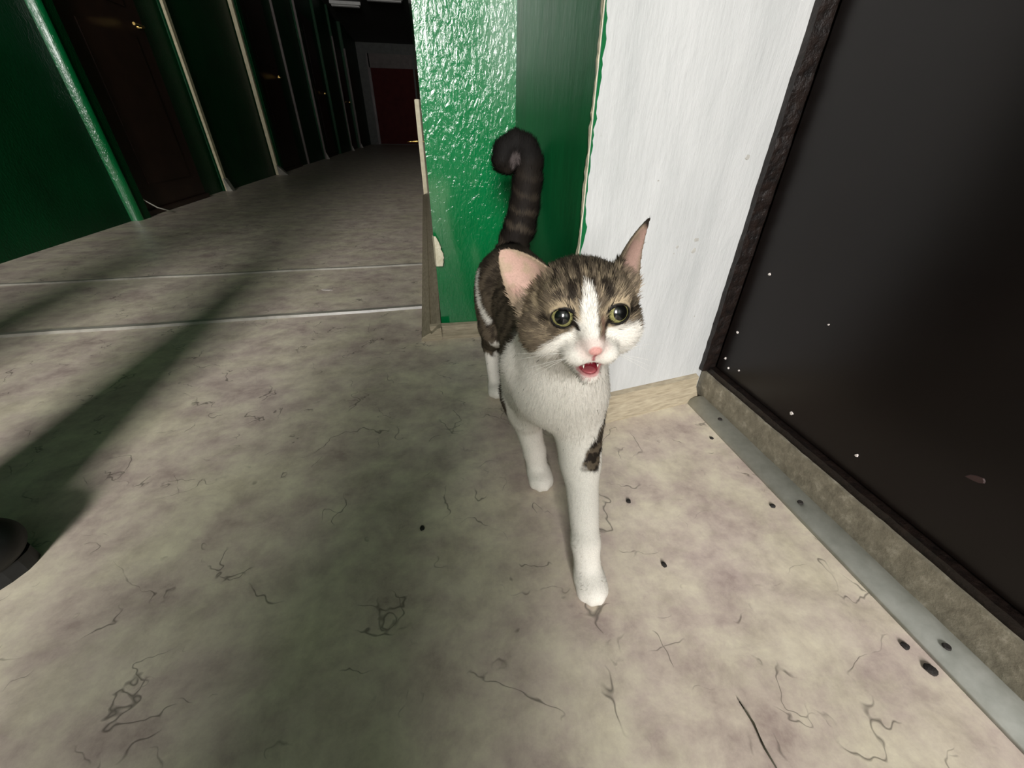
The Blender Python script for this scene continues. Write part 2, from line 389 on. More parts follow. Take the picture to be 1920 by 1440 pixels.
# chipped spots
for i, (x, z, a, b) in enumerate([(0.428, 0.331, .006, .0032), (0.428, 0.313, .005, .005), (0.392, 0.322, .003, .0028), (0.388, 0.312, .0015, .0015), (0.486, 0.448, .005, .004), (0.47, 0.19, .0015, .0015), (0.33, 0.42, .002, .001)]):
    y = 0.562 + (x - 0.2135) * dv.y / dv.x
    fleck('chipped_spot', wn, (x, y - 0.0001, z), tuple(dv), (0, 0, 1), (a, b), M['chip'], 60 + i, 0.0005)
fleck('scuff_mark', bpy.data.objects['floor'], (-0.377, 1.43, 0.0002), (1, -0.25, 0), (0, 1, 0), (0.022, 0.006), M['fleck'], 77, 0.0006)
# bare plaster patch at the column corner
r = random.Random(5); bm = bmesh.new(); L, Rr = [], []
for i in range(15):
    t = i / 14; z = 0.262 - 0.072 * t
    x1 = AX + 0.004 + 0.016 * math.sin(t * 2.6) ** 0.7 * (0.5 + 0.7 * t) + r.uniform(-.0015, .0015)
    L.append((AX - 0.0025, AY + 0.012, z)); Rr.append((x1, AY - 0.0015, z))
mid = [(AX + 0.001, AY - 0.001, z) for _, _, z in L]
rows = [[bm.verts.new(a), bm.verts.new(b), bm.verts.new(c), bm.verts.new((c[0] + .0005, c[1] + .003, c[2]))] for a, b, c in zip(L, mid, Rr)]
for a, b in zip(rows, rows[1:]):
    for k in range(3): bm.faces.new((a[k], a[k + 1], b[k + 1], b[k]))
obj('bare_plaster_patch', bm, M['plaster'], wc)

# corridor doors on the left
def corridor_door(name, y0, y1, x, label, threshold=True):
    t = empty(name, (x, (y0 + y1) / 2, 0)); tag(t, label, 'door', 'structure')
    bm = bmesh.new(); box(bm, x - 0.02, x + 0.012, y0, y1, 0.03, 2.02, 0.003); obj('door_leaf', local(bm, t), M['ldoor'], t)
    bm = bmesh.new()
    for a, b in ((0.16, 0.95), (1.08, 1.88)): box(bm, x + 0.008, x + 0.016, y0 + 0.14, y1 - 0.14, a, b, 0.003)
    obj('door_panel', local(bm, t), M['ldoor'], t)
    bm = bmesh.new(); box(bm, x - 0.02, x + 0.03, y0 - 0.01, y1 + 0.01, 0.0, 0.03, 0.003); obj('threshold', local(bm, t), M['ldoor'], t)
    bm = bmesh.new(); tube(bm, [(x + 0.012, y1 - 0.08, 1.0), (x + 0.05, y1 - 0.08, 1.0), (x + 0.052, y1 - 0.19, 1.0)], 0.008); obj('door_handle', local(bm, t), M['brass'], t)
    return t
d2 = corridor_door('door_2', 3.0, 3.82, -1.725, 'dark brown door in the left wall, nearest of its row')
corridor_door('door_3', 6.0, 6.85, -1.73, 'dark brown door in the left wall, second along the corridor')
corridor_door('door_4', 8.9, 9.75, -1.73, 'dark brown door in the left wall, third along the corridor')
corridor_door('door_5', 12.0, 12.85, -1.73, 'dark brown door in the left wall, farthest of its row')
# cream casings and skirting ends that catch the light on the left wall
def casing(name, x0, x1, y, wd, z1, mat, label, skirt=True, tip=0.10):
    bm = bmesh.new(); box(bm, x0, x1, y - wd, y + 0.02, 0.0, z1, 0.003); o = obj(name, bm, mat)
    tag(o, label, 'trim', 'structure')
    if skirt:
        bm = bmesh.new(); profile_run(bm, (x1 - 0.005, y - wd - 0.006), (x1 - 0.005, y + 0.03), (1, 0), [(0, 0), (tip, 0), (tip * 0.85, 0.015), (0.012, 0.09), (0, 0.10)])
        obj('skirting_end', bm, M['seam'], o)
casing('trim_4', -1.708, -1.690, 4.20, 0.03, 2.1, M['cream'], 'thin cream door edge on the left wall past the nearest brown door', True, 0.045)
casing('trim_5', -1.70, -1.665, 5.62, 0.03, 2.1, M['cream'], 'cream door edge on the left wall, brightest line in the dark corridor', True, 0.10)
casing('trim_6', -1.74, -1.712, 7.35, 0.02, 2.1, M['grey'], 'dim grey door edge on the left wall, third upright line', False)
casing('trim_7', -1.69, -1.66, 8.45, 0.02, 2.1, M['grey'], 'dim grey door edge on the left wall, fourth upright line', True, 0.05)
casing('trim_8', -1.68, -1.65, 11.6, 0.02, 2.1, M['grey'], 'faint grey door edge far down the left wall', True, 0.05)
casing('trim_9', -1.68, -1.635, 13.2, 0.02, 2.1, M['grey'], 'faintest grey door edge close to the red door', True, 0.05)
bm = bmesh.new(); box(bm, -0.024, AX + 0.03, 3.70, 3.82, 0.0, 0.66, 0.004); 
tag(obj('trim_10', bm, M['cream']), 'bright cream upright edge just behind the green column', 'trim', 'structure')

# end door with pale panel over it
de = empty('door_6', (-0.72, YE - 0.03, 0)); tag(de, 'red-brown door at the far end of the corridor', 'door', 'structure')
bm = bmesh.new(); box(bm, -1.32, -0.05, YE - 0.06, YE, 0.02, 2.0, 0.004); obj('door_leaf', local(bm, de), M['reddoor'], de)
bm = bmesh.new(); box(bm, -1.36, -0.05, YE - 0.08, YE, 2.0, 2.34, 0.004); obj('transom_panel', local(bm, de), M['grey'], de)
bm = bmesh.new(); box(bm, -1.40, -1.32, YE - 0.08, YE, 0.0, 2.34, 0.004); obj('side_frame', local(bm, de), M['ldoor'], de)

# ------------------------------------------------------------------ small fixed things in the corridor
def lamp(x, y, label, wd=0.9):
    t = empty('ceiling_lamp', (x, y, ZC)); tag(t, label, 'lamp', group='unlit lamps on the corridor ceiling')
    bm = bmesh.new(); box(bm, x - wd / 2, x + wd / 2, y - 0.06, y + 0.06, ZC - 0.05, ZC, 0.006); obj('housing', local(bm, t), M['frost'], t)
    for s in (-1, 1):
        bm = bmesh.new(); tube(bm, [(x - wd / 2 + 0.03, y + s * 0.028, ZC - 0.066), (x + wd / 2 - 0.03, y + s * 0.028, ZC - 0.066)], 0.013, 8)
        obj('lamp_tube', local(bm, t), M['frost'], t)
lamp(-1.0, 7.2, 'unlit tube lamp on the corridor ceiling, nearest the viewer')
lamp(-1.25, 11.3, 'unlit tube lamp on the corridor ceiling, left of the far pair', 0.6)
lamp(-0.45, 10.7, 'unlit tube lamp on the corridor ceiling, right of the far pair', 0.7)

bm = bmesh.new(); tube(bm, [(0.0, 5.0, 0.36), (-0.05, 5.0, 0.36), (-0.11, 4.99, 0.357), (-0.15, 4.98, 0.355)], [0.012, 0.012, 0.006, 0.003])  # golden bar added to give a glint of unknown origin
tag(obj('glint_bar', bm, M['brass'], smooth=True), 'small golden bar added to stand for a glint in the corridor behind the green column', 'bar')

bm = bmesh.new(); tube(bm, [(-1.70, 2.93, 0.16), (-1.685, 2.97, 0.10), (-1.66, 3.03, 0.045), (-1.62, 3.10, 0.008)], 0.004, 6)
tag(obj('loose_cable', bm, M['wire'], smooth=True), 'thin pale cable curving down beside the brown door', 'cable')

crumbs = [(-0.052, 0.374, .0046, 'black crumb alone on the floor left of the cat'),
          (0.26, 0.365, .0044, 'black crumb on the floor right of the forward front leg, above the paw'),
          (0.26, 0.258, .0044, 'angular black crumb on the floor right of the front paw'),
          (0.474, 0.316, .0042, 'black crumb lying against the middle of the grey strip'),
          (0.479, 0.094, .0062, 'larger black crumb against the grey strip, nearest the viewer'),
          (0.476, 0.118, .0045, 'black crumb just past the largest one by the grey strip'),
          (0.478, 0.475, .0038, 'black crumb near the far end of the grey strip')]
for i, (x, y, sz, lb) in enumerate(crumbs):
    r = random.Random(100 + i); bm = bmesh.new(); bmesh.ops.create_icosphere(bm, subdivisions=2, radius=1)
    a = r.uniform(0.7, 1.1)
    for v in bm.verts: v.co = Vector((v.co.x * sz * a * r.uniform(.75, 1.15), v.co.y * sz * r.uniform(.75, 1.1), max(v.co.z, -0.5) * sz * 0.5 + sz * 0.25)) + Vector((x, y, 0))
    tag(obj('dirt_crumb', bm, M['crumb']), lb, 'crumb', group='dark crumbs on the linoleum')
bm = bmesh.new(); tube(bm, [(0.2585, 0.108, 0.002), (0.2600, 0.090, 0.0032), (0.2575, 0.072, 0.0028), (0.2590, 0.052, 0.002)], [0.0006, 0.0011, 0.0010, 0.0005], 6)
tag(obj('dry_stalk', bm, M['twig'], smooth=True), 'thin dark dry stalk lying on the floor near the lower right', 'stalk')

# ------------------------------------------------------------------ organic modelling: smooth-union fields meshed with surface nets
def f_ell(c, r, rot=None):
    c = np.array(c, float); r = np.array(r, float)
    def f(p):
        q = p - c
        if rot is not None: q = q @ rot
        k0 = np.linalg.norm(q / r, axis=1); k1 = np.linalg.norm(q / (r * r), axis=1) + 1e-9
        return k0 * (k0 - 1) / k1
    return f, c, float(r.max())
def f_cone(a, b, ra, rb):
    a = np.array(a, float); b = np.array(b, float); ab = b - a; L2 = float(ab @ ab)
    def f(p):
        t = np.clip((p - a) @ ab / L2, 0, 1)
        return np.linalg.norm(p - a - t[:, None] * ab, axis=1) - (ra + (rb - ra) * t)
    return f, (a + b) / 2, math.sqrt(L2) / 2 + max(ra, rb)
def smin(a, b, k):
    h = np.clip(0.5 + 0.5 * (b - a) / k, 0, 1); return b + (a - b) * h - k * h * (1 - h)
class Field:
    def __init__(s): s.p = []; s.cut = []
    def add(s, prim, k): s.p.append((*prim, k))
    def sub(s, prim, k): s.cut.append((*prim, k))
    def __call__(s, p, near=None):
        d = np.full(len(p), 1.0); c0 = p.mean(0) if near is not None else None
        for f, c, r, k in s.p:
            if near is not None and np.linalg.norm(c - c0) > r + k + near + 0.02: continue
            d = smin(f(p), d, k)
        for f, c, r, k in s.cut:
            if near is not None and np.linalg.norm(c - c0) > r + k + near + 0.02: continue
            d = -smin(f(p), -d, k)
        return d
def mesh_field(F, lo_, hi, vs, B=16):
    lo_ = np.array(lo_, float); nb = np.ceil((np.array(hi) - lo_) / (vs * B)).astype(int); N = nb * B
    D = np.ones(N, np.float32)
    g = np.stack(np.meshgrid(*[np.arange(n) for n in nb], indexing='ij'), -1).reshape(-1, 3)
    cen = lo_ + (g + 0.5) * B * vs
    dc = np.concatenate([F(cen[i:i + 4000]) for i in range(0, len(cen), 4000)])
    hd = B * vs * 0.87
    loc = np.stack(np.meshgrid(*[np.arange(B)] * 3, indexing='ij'), -1).reshape(-1, 3)
    for gi, d in zip(g, dc):
        i0 = gi * B
        if abs(d) > hd * 1.5 + 0.004:
            D[i0[0]:i0[0] + B, i0[1]:i0[1] + B, i0[2]:i0[2] + B] = np.sign(d); continue
        D[i0[0]:i0[0] + B, i0[1]:i0[1] + B, i0[2]:i0[2] + B] = F(lo_ + (loc + i0) * vs, hd).reshape(B, B, B)
    I = D < 0
    cnt = np.zeros(N - 1, np.int8)
    offs = [(i, j, k) for i in (0, 1) for j in (0, 1) for k in (0, 1)]
    sl = lambda A, o: A[o[0]:A.shape[0] - 1 + o[0], o[1]:A.shape[1] - 1 + o[1], o[2]:A.shape[2] - 1 + o[2]]
    for o in offs: cnt += sl(I, o)
    act = np.argwhere((cnt > 0) & (cnt < 8)); idx = -np.ones(N - 1, np.int32); idx[tuple(act.T)] = np.arange(len(act))
    vals = {o: D[act[:, 0] + o[0], act[:, 1] + o[1], act[:, 2] + o[2]] for o in offs}
    S = np.zeros((len(act), 3)); n = np.zeros(len(act))
    for a in offs:
        for ax in range(3):
            if a[ax]: continue
            b = list(a); b[ax] = 1; b = tuple(b); va, vb = vals[a], vals[b]; m = (va < 0) != (vb < 0)
            t = np.where(m, va / np.where(m, va - vb, 1), 0); pt = np.array(a, float) + t[:, None] * np.eye(3)[ax]
            S += np.where(m[:, None], pt, 0); n += m
    V = lo_ + (act + S / n[:, None]) * vs
    Q = []
    for ax in range(3):
        u, v = [(1, 2), (2, 0), (0, 1)][ax]
        a = np.take(I, range(N[ax] - 1), ax); b = np.take(I, range(1, N[ax]), ax)
        e = np.argwhere(a != b); e = e[(e[:, u] > 0) & (e[:, v] > 0) & (e[:, u] < N[u] - 1) & (e[:, v] < N[v] - 1)]
        ins = I[tuple(e.T)]
        def cell(du, dw):
            q = e.copy(); q[:, u] -= du; q[:, v] -= dw; return idx[tuple(q.T)]
        q = np.stack([cell(1, 1), cell(0, 1), cell(0, 0), cell(1, 0)], 1)
        q[~ins] = q[~ins][:, ::-1]; Q.append(q)
    return V, np.concatenate(Q)
def np_mesh(name, V, Q, mats, parent=None, smooth=True, org=(0, 0, 0)):
    me = bpy.data.meshes.new(name); nv, nq, k = len(V), len(Q), Q.shape[1]
    me.vertices.add(nv); me.vertices.foreach_set('co', (V - np.array(org)).astype(np.float32).ravel())
    me.loops.add(nq * k); me.loops.foreach_set('vertex_index', Q.astype(np.int32).ravel())
    me.polygons.add(nq); me.polygons.foreach_set('loop_start', np.arange(0, nq * k, k, dtype=np.int32))
    me.polygons.foreach_set('use_smooth', np.full(nq, smooth)); me.update(calc_edges=True); me.validate()
    for m in (mats if isinstance(mats, list) else [mats]): me.materials.append(m)
    o = bpy.data.objects.new(name, me); C.objects.link(o)
    if parent: o.parent = parent
    return o
def vnoise(p, seed=0):
    i = np.floor(p).astype(np.int64); f = p - i; f = f * f * (3 - 2 * f); r = 0
    def h(a):
        n = (a[:, 0] * 73856093) ^ (a[:, 1] * 19349663) ^ (a[:, 2] * 83492791) ^ (seed * 2654435761)
        n = (n ^ (n >> 13)) * 1274126177; n = n & 0x7fffffff; n = (n ^ (n >> 16)) & 0xffff; return n / 65535.0
    for a in (0, 1):
        for b in (0, 1):
            for c in (0, 1):
                wt = (f[:, 0] if a else 1 - f[:, 0]) * (f[:, 1] if b else 1 - f[:, 1]) * (f[:, 2] if c else 1 - f[:, 2])
                r = r + wt * h(i + np.array([a, b, c]))
    return r
def fbm(p, s, seed=0, o=3):
    r = 0; a = 0.5; t = 0
    for k in range(o): r = r + a * vnoise(p * s, seed + k); t += a; a *= 0.5; s *= 2.03
    return r / t
def ss(a, b, x): t = np.clip((x - a) / (b - a), 0, 1); return t * t * (3 - 2 * t)

# ------------------------------------------------------------------ the cat
CX, CY = 0.138, 0.48                                  # base of the cat on the floor
HR = np.array([[0.9899, -0.13693, -0.03666], [-0.12869, -0.97653, 0.17272], [0.05945, 0.16626, 0.98429]])   # head axes: cat's left, forward, up
HT = np.array([0.1187, 0.2950, 0.3501])
def hw(l): return HR @ np.array(l, float) + HT
def to_head(p): return (p - HT) @ HR
EYES = [(-0.0205, 0.0275, 0.0055), (0.0205, 0.0275, 0.0055)]
F = Field()
# torso and neck
F.add(f_ell((.138, .405, .222), (.053, .070, .066)), .02)
F.add(f_ell((.138, .485, .226), (.054, .090, .062)), .03)
F.add(f_ell((.138, .585, .236), (.049, .090, .055)), .03)
F.add(f_ell((.137, .685, .252), (.053, .066, .058)), .03)
F.add(f_cone((.133, .395, .262), (.123, .318, .332), .050, .038), .025)
F.add(f_ell((.137, .360, .228), (.042, .032, .050)), .03)
# left fore leg, stepping forward
F.add(f_cone((.168, .405, .235), (.167, .388, .170), .032, .026), .02)
F.add(f_cone((.167, .388, .170), (.151, .275, .055), .0265, .0165), .024)
F.add(f_cone((.151, .275, .055), (.151, .256, .022), .0165, .0165), .008)
F.add(f_ell((.1515, .246, .0165), (.0195, .026, .0165)), .008)
F.add(f_cone((.158, .370, .205), (.158, .342, .132), .031, .0205), .024)
F.add(f_cone((.114, .388, .210), (.113, .435, .135), .031, .0215), .024)
# right fore leg, bearing weight further back
F.add(f_cone((.104, .415, .235), (.104, .450, .160), .031, .024), .02)
F.add(f_cone((.104, .450, .160), (.128, .446, .055), .024, .0165), .02)
F.add(f_cone((.128, .446, .055), (.133, .438, .022), .0165, .0165), .008)
F.add(f_ell((.135, .428, .0155), (.0195, .025, .0155)), .008)
# hind legs: thigh, shank, upright metatarsus, paw
for kx, ky, kp in ((.103, 0.0, .107), (.172, -.055, .168)):
    sx = -1 if kx < .138 else 1
    F.add(f_ell((kx + sx * .004, .672 + ky * .4, .215), (.030, .056, .070)), .025)
    F.add(f_cone((kx, .640 + ky * .6, .175), (kx + sx * .001, .735 + ky * .9, .100), .030, .017), .018)
    F.add(f_cone((kx, .735 + ky * .9, .100), (kp, .702 + ky, .022), .0165, .0150), .01)
    F.add(f_ell((kp, .690 + ky, .0145), (.0185, .027, .0145)), .008)
# toes
for (px, py) in ((.1515, .246), (.135, .428), (.107, .690), (.168, .635)):
    for dx, dy in ((-.0135, -.010), (-.005, -.0185), (.005, -.0185), (.0135, -.010)):
        F.add(f_ell((px + dx * .92, py + dy * .82, .0095), (.0066, .0095, .0092)), .005)
# tail, raised with a hooked tip
TAIL = [(.145, .742, .285, .028), (.165, .758, .325, .0265), (.175, .768, .360, .0245), (.181, .774, .400, .0235), (.182, .776, .430, .0230),
        (.174, .776, .447, .0225), (.158, .774, .453, .0215), (.141, .771, .445, .0195), (.136, .768, .432, .0165), (.143, .766, .424, .012)]
for a, b in zip(TAIL, TAIL[1:]): F.add(f_cone(a[:3], b[:3], a[3], b[3]), .006)
# head
def he(c, r, rot=None):
    Rm = HR if rot is None else HR @ rot
    return f_ell(hw(c), r, Rm)
def hc(a, b, ra, rb): return f_cone(hw(a), hw(b), ra, rb)
F.add(he((0, -.008, .005), (.0435, .045, .038)), .012)
for s in (-1, 1):
    F.add(he((s * .0250 - (.0025 if s < 0 else 0), .004, -.013), (.0235, .026, .0225)), .014)
    F.add(he((s * .020, .023, .0185), (.0135, .012, .0085)), .010)
    F.add(he((s * .0098, .0355, -.0235), (.0122, .0125, .0100)), .009)
F.add(hc((0, .024, .012), (0, .0455, -.0135), .0140, .0078), .008)
F.add(he((0, .0505, -.0165), (.0050, .0042, .0036)), .004)
F.add(hc((0, .010, -.032), (0, .0345, -.0425), .0165, .0085), .008)
for s, e in zip((-1, 1), EYES): F.add(he(e, (.0123, .0123, .0123)), .004)
# ears: cupped thin triangles
def ear(base, tip, normal, W, curv, e1=1.25, e2=.85, th=.0019):
    b, t = np.array(base, float), np.array(tip, float); h = t - b; L = np.linalg.norm(h); h /= L
    n = np.array(normal, float); n -= h * (n @ h); n /= np.linalg.norm(n); wv = np.cross(h, n)
    def f(p):
        q = to_head(p) - b; y = q @ h; x = q @ wv; z = q @ n; sN = np.clip(y / L, 0, 1)
        wd = W * np.power(np.clip(1 - np.power(sN, e1), 0, 1), e2) + .0004
        z0 = curv * (x * x) / (W * W) * (1 - 0.35 * sN) - .25 * curv * sN
        d = np.maximum.reduce([np.abs(z - z0) - th * (1.25 - .5 * sN), (np.abs(x) - wd) * .75, y - L, -.014 - y])
        return d * .75
    return (f, hw((b + t) / 2), L / 2 + W + .012), (b, h, n, wv, L, W, curv, e1, e2)
earR, ERf = ear((-.0340, -.010, .0195), (-.0650, -.013, .0525), (-.25, .95, -.02), .0215, .0125, 1.7, .68)
earL, ELf = ear((.0335, -.012, .028), (.0640, -.021, .0695), (.62, .78, .05), .0180, .0130, 1.05, .95)
F.add(earR, .007); F.add(earL, .007)
# eye openings, mouth
def rotm(rx, ry, rz): return np.array(Matrix.Rotation(rz, 3, 'Z') @ Matrix.Rotation(ry, 3, 'Y') @ Matrix.Rotation(rx, 3, 'X'))
for s, e in zip((-1, 1), EYES):
    F.sub(he((e[0] + s * .001, e[1] + .010, e[2]), (.0088, .014, .0060), rotm(0, s * -0.28, s * -0.25)), .0012)
    F.sub(he(e, (.0107, .0107, .0107)), .0005)
F.sub(he((-.001, .046, -.0350), (.0085, .016, .0044), rotm(-.25, 0, 0)), .002)
V, Q = mesh_field(F, (.02, .17, -.004), (.26, .83, .50), .00125)
V[:, 2] = np.maximum(V[:, 2], 0.0)

WHITE = np.array(lin(231, 226, 217)[:3]); BROWN = np.array(lin(105, 93, 78)[:3]); DARK = np.array(lin(44, 37, 31)[:3]); TAN = np.array(lin(176, 158, 130)[:3])
BLACK = np.array(lin(24, 21, 19)[:3]); PINK = np.array(lin(214, 158, 150)[:3]); EARP = np.array(lin(182, 149, 136)[:3]); LIP = np.array(lin(186, 112, 114)[:3]); MOUTH = np.array(lin(120, 34, 44)[:3])
def mx(a, b, t): t = np.asarray(t)[..., None]; return a * (1 - t) + b * t
def segd(p, a, b):
    a = np.array(a, float); b = np.array(b, float); ab = b - a; t = np.clip((p - a) @ ab / (ab @ ab), 0, 1); return np.linalg.norm(p - a - t[:, None] * ab, axis=1)
def cat_color(p):
    n1 = fbm(p, 55, 1); n2 = fbm(p, 160, 5); n3 = fbm(p, 380, 9, 2)
    X, Y, Z = p.T
    # ---- body tabby
    stripe = 0.5 + 0.5 * np.sin(Y * 150 + (n1 - .5) * 11 + Z * 30)
    tab = mx(BROWN * .85, DARK, np.clip(ss(.45, .85, stripe) * .75 + (n2 - .5) * .8, 0, 1))
    tab = mx(tab, BROWN * 1.25, ss(.55, .75, n3) * .5)
    spine = ss(.28, .31, Z) * ss(.03, .01, np.abs(X - .138)); tab = mx(tab, DARK * .6, spine * .9)
    tab = mx(tab, DARK * .55, ss(.60, .70, Y) * ss(.25, .29, Z) * .85)
    jit = (n1 - .5) * .05 + (n2 - .5) * .02
    zb = np.interp(Y, [.33, .40, .44, .55, .62, .66, .70, .80], [.40, .29, .16, .165, .165, .10, .085, .085])
    brown = ss(-.004, .004, Z + jit * .6 - zb)
    sidecut = ss(.385, .40, Y + jit - np.where(X < .11, .012, 0.0)); brown = np.where((Y < .46) & (Z < .30), brown * sidecut, brown)
    col = mx(np.broadcast_to(WHITE, p.shape), tab, brown)
    col = np.where(((Y < .378) & (Z < .285))[:, None], WHITE, col)
    strk = np.minimum(segd(p, (.074, .676, .270), (.074, .640, .225)), segd(p, (.074, .640, .225), (.090, .565, .172)))
    col = mx(col, WHITE, ss(.011, .006, strk + jit * .08) * (X < .12))
    # leg patches
    d = np.minimum(segd(p, (.190, .358, .184), (.184, .344, .168)), segd(p, (.179, .334, .160), (.168, .317, .146)))
    pst = .5 + .5 * np.sin(Z * 330 + (n2 - .5) * 6); col = mx(col, mx(DARK * .8, BROWN, ss(.45, .8, pst) * .8), ss(.0190, .0140, d + jit * .35) * (Z < .2))
    d = np.linalg.norm((p - np.array([.082, .455, .165])) * np.array([1, 1, .7]), axis=1); col = mx(col, mx(DARK, BROWN, n3), ss(.026, .019, d + jit * .5) * (X < .105))
    d = segd(p, (.138, .412, .142), (.139, .420, .116)); col = mx(col, BROWN * .7, ss(.013, .008, d + jit * .1) * (Z < .17))
    # tail
    tl = np.min([segd(p, a[:3], b[:3]) - a[3] for a, b in zip(TAIL, TAIL[1:])], axis=0)
    band = 0.5 + 0.5 * np.sin(Z * 210 + X * 60 + (n1 - .5) * 4)
    tcol = mx(DARK * .38, BROWN * .40, ss(.7, .95, band) * ss(.45, .30, Z) * .8); tcol = mx(tcol, BLACK * .6, ss(.42, .44, Z))
    inner = np.linalg.norm(p - np.array([.152, .762, .432]), axis=1); tcol = mx(tcol, np.array(lin(120, 110, 108)[:3]), ss(.016, .010, inner) * .6)
    col = mx(col, tcol, ss(.012, .002, tl) * (Y > .70) * ss(.28, .31, Z))
    # ---- head
    q = to_head(p); x, y, z = q.T; j = (n2 - .5) * .008 + (n3 - .5) * .004
    onhead = ss(-.052, -.040, y + np.where(z < -.01, -.012, 0)) * (Z > .27)
    ang = np.abs(x) + .15 * np.abs(y)
    hs = 0.5 + 0.5 * np.sin(x * 760 + (n2 - .5) * 5)
    fore = ss(.012, .022, z + j)
    ht = mx(BROWN * 1.08, DARK * .8, ss(.5, .8, hs) * fore * .95 * (np.abs(x) < .026))
    ht = mx(ht, BROWN * .5, ss(.48, .68, n2) * .7); ht = mx(ht, TAN, ss(.52, .70, n3) * .55); ht = mx(ht, TAN * 1.15, ss(.0055, .002, segd(q, (-.0400, .010, .0200), (-.0330, .019, .0060)) + j * .4) * .75)
    ht = mx(ht, DARK * .7, ss(.030, .040, z) * .55)
    # white lower face: border height by lateral position
    bl = np.interp(x, [-.052, -.046, -.040, -.030, -.022, -.014, -.009], [-.030, -.028, -.0235, -.015, -.0095, -.0045, .0])
    br = np.interp(x, [.006, .009, .013, .020, .030, .040, .046, .052], [-.013, -.013, -.004, -.004, -.004, -.006, -.018, -.03])
    bd = np.where(x < 0, bl, br)
    mask = ss(-.0022, .0022, z + j - bd)
    wl_ = np.interp(z, [-.02, -.006, .004, .012, .020, .027, .031], [.02, .0115, .0082, .0062, .0048, .0028, -.003])
    wr_ = np.interp(z, [-.02, -.013, -.008, .004, .012, .020, .026, .029], [.02, .008, .0048, .0042, .0050, .0042, .002, -.003])
    xb = x + .0012
    blaze = np.where(xb < 0, ss(-.0012, .0012, wl_ + xb + j * .5), ss(-.0012, .0012, wr_ - xb + j * .5)) * (y > .005)
    hcol = mx(np.broadcast_to(WHITE, p.shape), ht, mask); hcol = mx(hcol, WHITE, blaze)
    # markings round the eyes
    for s, e in zip((-1, 1), EYES):
        ex = (x - e[0] - s * .0005); ez = (z - e[2]) * 1.18; ed = np.sqrt(ex * ex + ez * ez); fr = (y > .01)
        ring = ss(.0145, .0115, ed) * ss(-.2, .3, (ez - ex * s * .4) / (ed + 1e-5)); hcol = mx(hcol, TAN * 1.05, ring * .75 * fr)
        hcol = mx(hcol, BLACK * .9, ss(.0108, .0098, ed) * fr)
        inn = segd(q, (e[0] - s * .0075, .036, e[2] - .0040), (e[0] - s * .0105, .040, e[2] - .0085)); hcol = mx(hcol, DARK * .6, ss(.0030, .0014, inn))
        out = segd(q, (e[0] + s * .0095, .030, e[2] - .001), (s * .0455, .008, -.006 if s < 0 else .002)); hcol = mx(hcol, DARK * .7, ss(.0034, .0018, out + j * .25) * .9)
        brow = segd(q, (s * .0135, .036, .0185), (s * .0115, .030, .0270)); hcol = mx(hcol, DARK * .7, ss(.0042, .0024, brow + j * .3) * .9)
    out2 = segd(q, (-.030, .020, -.012), (-.046, .004, -.019)); hcol = mx(hcol, DARK, ss(.0040, .0015, out2 + j * .3) * .6)
    hcol = mx(hcol, TAN, ss(.006, .003, segd(q, (-.036, .010, -.017), (-.028, .022, -.0125)) + j * .3) * .5)
    pn = segd(q, (.0065, .040, .002), (.0072, .0455, -.0085)); hcol = mx(hcol, np.array(lin(120, 92, 78)[:3]), ss(.0040, .0022, pn + j * .2) * .85)
    # nose leather and mouth
    nd = np.sqrt((x / 1.35) ** 2 + ((z + .0168)) ** 2); hcol = mx(hcol, mx(WHITE, PINK, .45), ss(.012, .006, nd) * (y > .040) * .7)
    hcol = mx(hcol, PINK, ss(.0044, .0032, nd) * (y > .0480)); hcol = mx(hcol, LIP * .9, ss(.0016, .0008, np.abs(x)) * (y > .046) * (z < -.0195) * (z > -.033))
    md = np.sqrt(((x + .001) / 1.55) ** 2 + ((z + .0355)) ** 2); hcol = mx(hcol, LIP, ss(.0080, .0060, md) * (y > .030) * .8)
    hcol = mx(hcol, MOUTH, ss(.0062, .0048, np.sqrt(((x + .001) / 1.5) ** 2 + ((z + .0345)) ** 2)) * (y > .020) * (y < .0455) * ss(.0475, .0440, y + .25 * (z + .035)))
    # ears
    for (b, h, n, wv, L, W, cv, e1, e2), pk in ((ERf, 1.0), (ELf, .55)):
        e = q - b; ey = e @ h; ex = e @ wv; en = e @ n; sN = np.clip(ey / L, 0, 1); z0 = cv * ex * ex / (W * W) * (1 - .35 * sN) - .25 * cv * sN
        wd = W * np.power(np.clip(1 - np.power(sN, e1), 0, 1), e2) + .0005
        inear = ss(.003, .010, ey) * (np.abs(ex) < wd + .003) * (np.abs(en - z0) < .006)
        front = ss(-.0004, .0010, en - z0)
        ec = mx(BROWN * .7, DARK, ss(.7, .95, sN)); inn = mx(EARP * pk, TAN * .8 * pk, ss(.45, .7, n2) * .6)
        inn = mx(inn, TAN * .62 * pk, ss(.62, .95, np.abs(ex) / wd) * .8); inn = mx(inn, BROWN * .9, ss(.42, .12, sN) * ss(.4, .65, n1) * .8)
        if pk < 1: inn = mx(inn, DARK * .6, ss(.80, .90, sN))
        ec = mx(ec, inn, front); hcol = mx(hcol, ec, inear)
    return mx(col, hcol, onhead * ss(.062, .05, np.linalg.norm(q * np.array([.75, 1, .75]), axis=1)) if False else onhead * (np.linalg.norm(q, axis=1) < .10) * ss(-.062, -.05, z))

